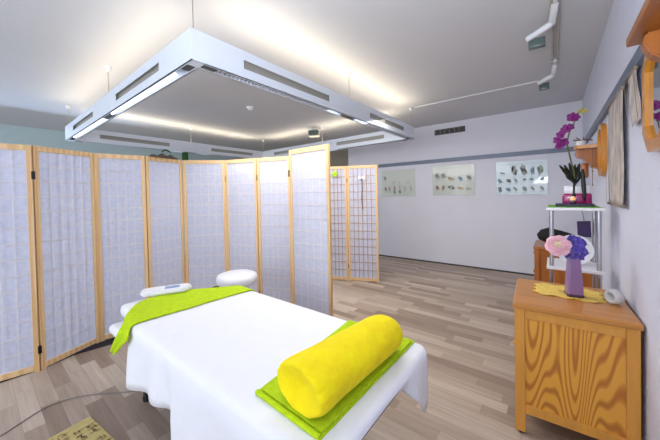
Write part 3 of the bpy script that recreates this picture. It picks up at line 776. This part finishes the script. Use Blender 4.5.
# vase: tapered square
vz = ZC1 + .0062
vs_ = thing('vase', 'tapered square violet glass vase standing on the yellow cloth', 'vase', (.082, 2.075, vz), math.radians(12))
def sq(r, z, n=6, rr=.25):
    out = []
    for i, (sx, sy) in enumerate(((1, 1), (-1, 1), (-1, -1), (1, -1))):
        for k in range(n):
            a = PI / 2 * i + PI / 2 * k / (n - 1); out.append((sx * r * (1 - rr) + r * rr * math.cos(a), sy * r * (1 - rr) + r * rr * math.sin(a), z))
    return out
b = MB(); R = [sq(.005, .0), sq(.032, .0), sq(.0355, .006), sq(.0355, .018), sq(.034, .06), sq(.0295, .13), sq(.026, .20), sq(.025, .225), sq(.021, .225), sq(.021, .16), sq(.005, .16)]
b.quadgrid([r + [r[0]] for r in R]); bmesh.ops.remove_doubles(b.bm, verts=b.bm.verts, dist=.0002)
build('body', b, 'vase', vs_, smooth='auto', world=False)
b = MB(); R = [sq(.035, .0), sq(.038, .004), sq(.038, .012), sq(.036, .016)]; b.quadgrid([r + [r[0]] for r in R])
build('foot', b, 'vasedark', vs_, smooth='auto', world=False)
# artificial flower
V0 = Vector((.076, 2.075, vz + .225))
fl = thing('artificial_flower', 'pink artificial peony with violet tulle stuck in the violet vase', 'flower', (.082, 2.075, vz + .165))
build('stem', MB().tube([(.082, 2.075, vz + .165), (.07, 2.07, vz + .26), (.035, 2.05, vz + .30)], .005, 8), 'stem', fl, smooth=True)
FC = Vector((.014, 2.02, vz + .282)); fd = (Vector((-.05, -.9, .35))).normalized()
def petal_disc(mb, c, nrm, count, r0, wid, cup, ph=0, mi=0):
    nrm = Vector(nrm).normalized(); u = nrm.orthogonal().normalized(); v = nrm.cross(u)
    for k in range(count):
        a = 2 * PI * k / count + ph; d = u * math.cos(a) + v * math.sin(a); sdv = nrm.cross(d)
        rows = []
        for i in range(6):
            t_ = i / 5; w_ = wid * math.sin(PI * min(.94, .12 + .8 * t_)) ** .7
            base = c + d * r0 * t_ + nrm * (cup * t_ * t_)
            rows.append([base + sdv * w_ * j + nrm * (cup * .35 * abs(j) ** 2) * t_ for j in (-1, -.5, 0, .5, 1)])
        vsx = mb.quadgrid(rows)
        for f in mb.bm.faces[-20:] if False else []: f.material_index = mi
b = MB()
petal_disc(b, FC, fd, 6, .060, .034, -.004, .5); petal_disc(b, FC + fd * .008, fd, 5, .046, .030, .020, .1); petal_disc(b, FC + fd * .008, fd, 5, .034, .022, .028, .6)
o = build('blossom', b, 'pink', fl, smooth=True); solid(o, .0016, 0)
b = MB(); rnd = random.Random(3)
for k in range(22):
    d = Vector((rnd.uniform(-1, 1), rnd.uniform(-1, 1), rnd.uniform(-1, 1))) * .014; b.ball(FC + fd * .026 + d, .005, sub=1)
build('stamens', b, 'cream', fl, smooth=True)
b = MB(); TCn = Vector((.083, 2.075, vz + .262)); rows = []
for i in range(13):
    th = PI * i / 12 * .86; row = []
    for k in range(37):
        a = 2 * PI * k / 36; ka = k % 36
        r = .056 * (1 + .38 * noise.noise(Vector((math.cos(a) * 3.2, math.sin(a) * 3.2, th * 2.5))) + .13 * math.sin(ka * PI / 36 * 22 + i))
        if i == 12: r *= .6
        row.append(TCn + Vector((r * math.sin(th) * math.cos(a) * .95, r * math.sin(th) * math.sin(a) * .8, r * math.cos(th) * 1.1)))
    rows.append(row)
b.quadgrid(rows); bmesh.ops.remove_doubles(b.bm, verts=b.bm.verts, dist=.0002); build('tulle', b, 'tulle', fl, smooth=False)
# pearl roll on its side
rmx = Matrix.Translation((.24, 2.05, ZC1 + .0405)) @ Euler((PI / 2, 0, math.radians(-52)), 'XYZ').to_matrix().to_4x4()
b = MB(); prof = []
for k in range(17):
    a = 2 * PI * k / 16; prof.append((.0275 + .0125 * math.cos(a), .024 * math.sin(a)))
b.lathe(prof, (0, 0, 0), 36, mx=rmx); o = build('tape_roll', b, 'greyring', smooth=True, origin=(.243, 2.045, ZC1)); bmesh_ = None
tag(o, 'pearl white ring shaped roll standing on edge on the front pine cabinet', 'roll')

# ------------------------------------------------------------------ white shelf stand with chrome posts
SX0, SX1, SY0, SY1 = -.045, .25, 2.45, 2.78
ss = thing('shelf_stand', 'white shelf stand on chrome posts behind the front pine cabinet', 'shelf', ((SX0 + SX1) / 2, (SY0 + SY1) / 2, 0))
for z in (1.178, .775, .30): build('shelf_board', MB().box((SX0, SY0, z - .02), (SX1, SY1, z), bev=.004), 'shelfwhite', ss)
for x in (SX0 + .028, SX1 - .028):
    for y in (SY0 + .028, SY1 - .028):
        b = MB()
        for za, zb in ((0.02, .28), (.30, .755), (.775, 1.158)): b.tube([(x, y, za), (x, y, zb)], .0125, 16)
        p_ = build('post', b, 'chrome', ss, smooth='auto')
        build('foot', MB().lathe([(0, 0), (.018, 0), (.018, .012), (.012, .022), (0, .022)], (x, y, 0), 14), 'black', p_, smooth='auto')
tag(build('green_mat', MB().box((SX0 + .008, SY0 + .03, 1.178), (SX1 - .02, SY1 - .005, 1.183), bev=.001), 'green', origin=(.1, 2.6, 1.18)), 'green felt mat lying on the top board of the white shelf stand', 'mat')
tag(build('slate_tray', MB().box((.005, 2.50, 1.183), (.205, 2.62, 1.202), bev=.003), 'navy', origin=(.1, 2.56, 1.183)), 'dark blue slate tray lying on the green mat of the shelf stand', 'tray')
# candle holder in front of the pot
cd = thing('tea_light', 'small dark tea light holder with a peach candle on the slate tray', 'candle', (.098, 2.525, 1.202))
build('holder', MB().lathe([(0, 0), (.016, 0), (.018, .014), (.014, .022), (0, .02)], (0, 0, 0), 16), 'vasedark', cd, smooth=True, world=False)
build('candle', MB().lathe([(0, .02), (.013, .02), (.015, .034), (.009, .048), (0, .052)], (0, 0, 0), 16), 'candleflame', cd, smooth=True, world=False)
# orchid
oc = thing('potted_orchid', 'purple orchid in a magenta pot on top of the white shelf stand', 'orchid', (.118, 2.69, 1.183))
b = MB(); b.box((.045, 2.655, 1.183), (.205, 2.735, 1.27), bev=.016); build('pot', b, 'magenta', oc, smooth='auto')
b = MB(); b.box((.055, 2.665, 1.268), (.195, 2.73, 1.325), bev=.006); o = build('inner_pot', b, 'white', oc, smooth='auto')
stem = [(.12, 2.70, 1.30), (.112, 2.69, 1.42), (.095, 2.67, 1.50), (.072, 2.64, 1.63), (.085, 2.63, 1.70), (.112, 2.62, 1.765), (.13, 2.61, 1.825), (.158, 2.6, 1.835)]
build('flower_stem', MB().tube(stem, [.006, .005, .005, .0045, .004, .0035, .003, .002], 8), 'stem', oc, smooth=True)
def blade(mb, base, tip, w, bend=.02, droop=0):
    base, tip = Vector(base), Vector(tip); d = tip - base; s_ = d.cross(Vector((0, 1, .2))).normalized(); rows = []
    up = s_.cross(d).normalized()
    for i in range(7):
        u = i / 6; ww = w * math.sin(PI * (.1 + .86 * u)) ** .6
        c = base + d * u + up * bend * math.sin(PI * u) + Vector((0, 0, -droop * u * u))
        rows.append([c - s_ * ww + up * .006, c, c + s_ * ww + up * .006])
    mb.quadgrid(rows)
for base, tip, w in (((.115, 2.69, 1.34), (.03, 2.65, 1.475), .011), ((.115, 2.69, 1.34), (.058, 2.66, 1.475), .010), ((.118, 2.69, 1.34), (.084, 2.67, 1.49), .010), ((.12, 2.69, 1.34), (.115, 2.66, 1.475), .011), ((.122, 2.69, 1.34), (.14, 2.66, 1.48), .012), ((.115, 2.68, 1.35), (.07, 2.63, 1.40), .016), ((.125, 2.68, 1.35), (.15, 2.64, 1.42), .015)):
    b = MB(); blade(b, base, tip, w); o = build('leaf', b, 'leaf', oc, smooth=True); solid(o, .004, 0)
b = MB(); blade(b, (.155, 2.645, 1.44), (.165, 2.635, 1.215), .012, .01); o = build('leaf', b, 'leaf', oc, smooth=True); solid(o, .004, 0)
build('root_stub', MB().tube([(.105, 2.60, 1.26), (.108, 2.63, 1.30), (.11, 2.67, 1.37)], .006, 7).ball((.105, 2.60, 1.258), .012), 'leaf', oc, smooth=True)
for fx, fy, fz, sz, nr in ((.100, 2.60, 1.80, .034, (-.2, -1, -.1)), (.118, 2.60, 1.795, .028, (.3, -1, -.2)), (.068, 2.61, 1.725, .034, (-.3, -1, 0)), (.09, 2.61, 1.735, .026, (.2, -1, .1)), (.04, 2.62, 1.69, .032, (-.5, -1, 0)), (.02, 2.62, 1.655, .03, (-.7, -1, -.1)), (.052, 2.62, 1.635, .034, (0, -1, -.3)), (.03, 2.62, 1.612, .028, (-.3, -1, -.4))):
    b = MB(); petal_disc(b, Vector((fx, fy, fz)), nr, 5, sz * .92, sz * .46, sz * .2, fz * 9); b.ball(Vector((fx, fy - .008, fz)), sz * .22, sub=1)
    o = build('blossom', b, 'orchid', oc, smooth=True); solid(o, .002, 0)
for fx, fz, r in ((.135, 1.833, .010), (.148, 1.845, .010), (.158, 1.828, .011), (.170, 1.838, .009), (.150, 1.815, .008), (.178, 1.822, .008)):
    build('bud', MB().ball((fx, 2.6, fz), r, (1.2, 1, .8), sub=1), 'bud', oc, smooth=True)

# plate standing on the middle board
pl_mx = Matrix.Translation((.105, 2.60, .775 + .1035)) @ Euler((math.radians(80), 0, math.radians(6))).to_matrix().to_4x4()
b = MB().lathe([(0, 0), (.06, 0), (.066, .004), (.095, .012), (.103, .013), (.104, .010), (.095, .007), (.06, -.006), (0, -.006)], (0, 0, 0), 44, mx=pl_mx)
o = build('plate', b, 'white', smooth='auto', origin=(.078, 2.6, .775)); tag(o, 'round white china plate propped upright behind the flower on the shelf stand', 'plate')
# dark purple bag hanging in the stand
pb = thing('gift_bag', 'dark purple card bag hanging from a thread under the top shelf board', 'bag', (.165, 2.68, 1.02))
build('bag', MB().prism([(-.036, -.055), (.036, -.06), (.032, .056), (-.04, .05)], 1, -.015, .015, bev=.002), 'purplebag', pb, world=False)
build('thread', MB().tube([(.165, 2.68, 1.07), (.150, 2.68, 1.157)], .0015, 6), 'black', pb)
# black rolled neck pillow on the back cabinet
pts = [(-.10, 3.86, .80), (-.05, 3.85, .815), (.05, 3.85, .80), (.15, 3.86, .775), (.235, 3.87, .75)]
o = build('neck_roll', MB().tube([(-.145, 3.86, .785)] + pts + [(.26, 3.87, .742)], [.03, .07, .078, .065, .058, .045, .02], 18), 'black', smooth=True, origin=(.05, 3.86, .70))
tag(o, 'long black padded roll lying on the back pine cabinet behind the shelf stand', 'roll')

# ------------------------------------------------------------------ right wall: bracket shelf, mirrors, hangings
ws = thing('wall_bracket', 'small carved wooden bracket shelf on the right wall beside the oval mirror', 'wall shelf', (XR, 3.45, 1.5))
b = MB(); b.prism([(XR, 3.31), (.16, 3.33), (.142, 3.37), (.142, 3.53), (.16, 3.57), (XR, 3.59)], 2, 1.655, 1.685, bev=.004); build('board', b, 'gold', ws)
poly = [(XR, 1.655), (.155, 1.655), (.15, 1.61), (.165, 1.585), (.20, 1.575), (.215, 1.55), (.235, 1.535), (.255, 1.50), (XR, 1.47)]
build('corbel', MB().prism(poly, 1, 3.38, 3.52, bev=.004), 'pinedark', ws)
build('drop', MB().lathe([(0, -.07), (.018, -.07), (.026, -.055), (.026, .05), (.02, .06), (0, .06)], (.215, 3.42, 1.47), 16), 'pinedark', ws, smooth='auto')
cn = thing('candle', 'white pillar candle with a dry twig on the wooden bracket shelf', 'candle', (.19, 3.44, 1.685))
build('wax', MB().lathe([(0, 0), (.032, 0), (.034, .004), (.034, .045), (.03, .05), (0, .047)], (0, 0, 0), 20), 'white', cn, smooth='auto', world=False)
build('twig', MB().tube([(-.05, -.01, .062), (0, 0, .055), (.05, .02, .06), (.08, .01, .05)], .006, 6).tube([(-.03, .01, .085), (0, 0, .055)], .005, 6).tube([(.02, .01, .085), (.02, 0, .055)], .004, 6), 'ribbon', cn, world=False)
bd = thing('bead_string', 'string with a dark bead hanging from the wooden bracket shelf', 'bead string', (.262, 3.36, 1.655))
build('string', MB().tube([(.262, 3.365, 1.658), (.262, 3.365, 1.33)], .0022, 6), 'ribbon', bd)
build('bead', MB().ball((.262, 3.365, 1.49), .013).ball((.262, 3.365, 1.455), .007).ball((.262, 3.365, 1.33), .006), 'pinedark', bd, smooth=True)
def ovalpts(cy, cz, ry, rz, n=40, p=2.0):
    return [(cy + ry * math.copysign(abs(math.cos(2 * PI * k / n)) ** (2 / p), math.cos(2 * PI * k / n)), cz + rz * math.copysign(abs(math.sin(2 * PI * k / n)) ** (2 / p), math.sin(2 * PI * k / n))) for k in range(n)]
om = thing('oval_mirror', 'oval wall mirror in a golden wood frame between bracket shelf and long scroll', 'mirror', (XR, 3.08, 1.60))
b = MB().ring(ovalpts(3.08, 1.60, .155, .205, p=2.6), ovalpts(3.08, 1.60, .115, .165, p=2.6), 0, XR - .032, XR); build('frame', b, 'gold', om, smooth='auto')
b = MB().prism(ovalpts(3.08, 1.60, .118, .168, p=2.6), 0, XR - .012, XR - .006); build('glass', b, 'mirror', om)
def scroll(label, y0, y1, z0, z1, sl=0, x=XR - .022, mirror=0):
    t = thing('wall_scroll', label, 'wall hanging', (x, (y0 + y1) / 2, z1), 0, 'printed scrolls on the right wall')
    b = MB(); rows = []
    for i in range(17):
        u = i / 16; z = z1 + (z0 - z1) * u
        rows.append([(x - .002 * math.sin(u * 7 + j * .5) - .0015 * math.sin(j * 1.3), y0 + (y1 - y0) * j / 8 + sl * u, z) for j in range(9)])
    b.quadgrid(rows); o = build('cloth', b, 'scroll', t, smooth=True); solid(o, .002, 0)
    for z in ((z1, z0) if not sl else (z1,)): build('rod', MB().tube([(x, y0 - .01 + (sl if z == z0 else 0), z), (x, y1 + .01 + (sl if z == z0 else 0), z)], .008, 8), 'scrolledge', t, smooth=True)
    b = MB()
    for yy in (y0, y1): b.quadgrid([[(x - .011, yy - .008 + sl * u, z1 + (z0 - z1) * u), (x - .011, yy + .008 + sl * u, z1 + (z0 - z1) * u)] for u in (0, .5, 1)])
    build('border', b, 'scrolledge', t)
scroll('long brown and grey printed scroll hanging from the rail on the right wall', 2.17, 2.70, 1.20, 1.84)
scroll('short slanted printed scroll hanging beside the octagonal mirror', 1.86, 2.06, 1.59, 1.84, -.10)
gm = thing('octagonal_mirror', 'octagonal wall mirror in thick golden wood frame under the corner shelf', 'mirror', (XR, 1.42, 1.64))
def octo(y0, y1, z0, z1, c): return [(y0 + c, z0), (y1 - c, z0), (y1, z0 + c), (y1, z1 - c), (y1 - c, z1), (y0 + c, z1), (y0, z1 - c), (y0, z0 + c)]
build('frame', MB().ring(octo(1.375, 1.705, 1.435, 1.86, .085), octo(1.42, 1.662, 1.478, 1.818, .066), 0, XR - .030, XR), 'gold', gm)
build('glass', MB().prism(octo(1.415, 1.667, 1.473, 1.823, .066), 0, XR - .018, XR - .010), 'mirror', gm)
cs_ = thing('wooden_wall_shelf', 'honey wood wall shelf with rounded bracket jutting in at the top right', 'wall shelf', (XR, .85, 1.70))
build('board', MB().box((.15, .35, 1.668), (XR, 1.08, 1.692), bev=.004), 'shelfwood', cs_)
pts = [(XR, 1.668), (.172, 1.668), (.168, 1.645), (.18, 1.615), (.205, 1.595), (.24, 1.58), (XR, 1.572)]
for y in (1.02, .42): build('bracket', MB().prism(pts, 1, y - .02, y + .02, bev=.004), 'shelfwood', cs_)

# ------------------------------------------------------------------ light
def area(name, loc, rot, sx, sy, power, col):
    l = bpy.data.lights.new(name, 'AREA'); l.shape = 'RECTANGLE'; l.size = sx; l.size_y = sy; l.energy = power; l.color = col
    o = bpy.data.objects.new(name, l); COL.objects.link(o); o.location = loc; o.rotation_euler = rot; return o
WARM = (1.0, .86, .62)
UP = 5.2
for (mx, L), pw in zip(bm_, (.8, 1.2, 1.15, 1.1)):
    c = mx.translation; d = mx.to_3x3() @ Vector((1, 0, 0)); n = mx.to_3x3() @ Vector((0, 1, 0))
    a = math.atan2(d.y, d.x)
    area('uplight', (c.x + n.x * .04, c.y + n.y * .04, ZT + .006), (PI, 0, a), L - .5, .05, UP * pw, WARM)
    area('downlight', (c.x + n.x * .04, c.y + n.y * .04, ZB - .004), (0, 0, a), L - .5, .05, 1.5, (1, .97, .92))
# daylight from the window side behind the camera plus added fills for ceiling and table
area('window_daylight', (-3.0, -2.4, 1.5), (math.radians(90), 0, 0), 4.5, 1.9, 20, (.82, .89, 1.0))
area('ceiling_fill', (-.15, -.15, 1.6), (math.radians(160), 0, math.radians(20)),   .6, .6, 33, (.90, .94, 1.0))  # added fill aimed up to brighten the ceiling, no real source
area('left_window', (-5.6, .5, 1.5), (math.radians(90), 0, math.radians(-90)), 2.6, 1.7, 16, (.55, .72, 1.0))
area('overhead_fill', (-1.9, 2.35, 2.0), (math.radians(14), 0, 0), 2.0, 1.7, 33, (1, .97, .93))  # added overhead fill without a fitting, brightens table and back wall
sl = bpy.data.lights.new('sky_daylight', 'SUN'); sl.energy = 1.85; sl.angle = math.radians(75); sl.color = (.86, .92, 1.0)
so = bpy.data.objects.new('sky_daylight', sl); COL.objects.link(so); so.rotation_euler = (math.radians(82), 0, math.radians(22)); so.location = (0, -4, 2)
w = bpy.data.worlds.new('World'); SC.world = w; w.use_nodes = True
w.node_tree.nodes['Background'].inputs['Color'].default_value = (.80, .88, 1.0, 1)
w.node_tree.nodes['Background'].inputs['Strength'].default_value = .8

# ------------------------------------------------------------------ camera (16 mm class lens with a little vertical shift)
f, yaw, pitch, roll, sy = 283.96, .668896, .01664, -.020958, -20.95
cy_, sy_ = math.cos(yaw), math.sin(yaw)
fw = Vector((-sy_ * math.cos(pitch), cy_ * math.cos(pitch), -math.sin(pitch))); r0 = Vector((cy_, sy_, 0)); u0 = r0.cross(fw)
r1 = r0 * math.cos(roll) + u0 * math.sin(roll); u1 = -r0 * math.sin(roll) + u0 * math.cos(roll)
cam = bpy.data.cameras.new('Camera'); co = bpy.data.objects.new('Camera', cam); COL.objects.link(co)
mw = Matrix((r1, u1, -fw)).transposed().to_4x4(); mw.translation = (0, 0, 1.3); co.matrix_world = mw
cam.sensor_width = 36; cam.lens = f / 660 * 36; cam.shift_y = sy / 660; cam.clip_start = .02
SC.camera = co
SC.view_settings.view_transform = 'Standard'; SC.view_settings.look = 'None'
SC.view_settings.exposure = 0.3; SC.view_settings.gamma = 1.0
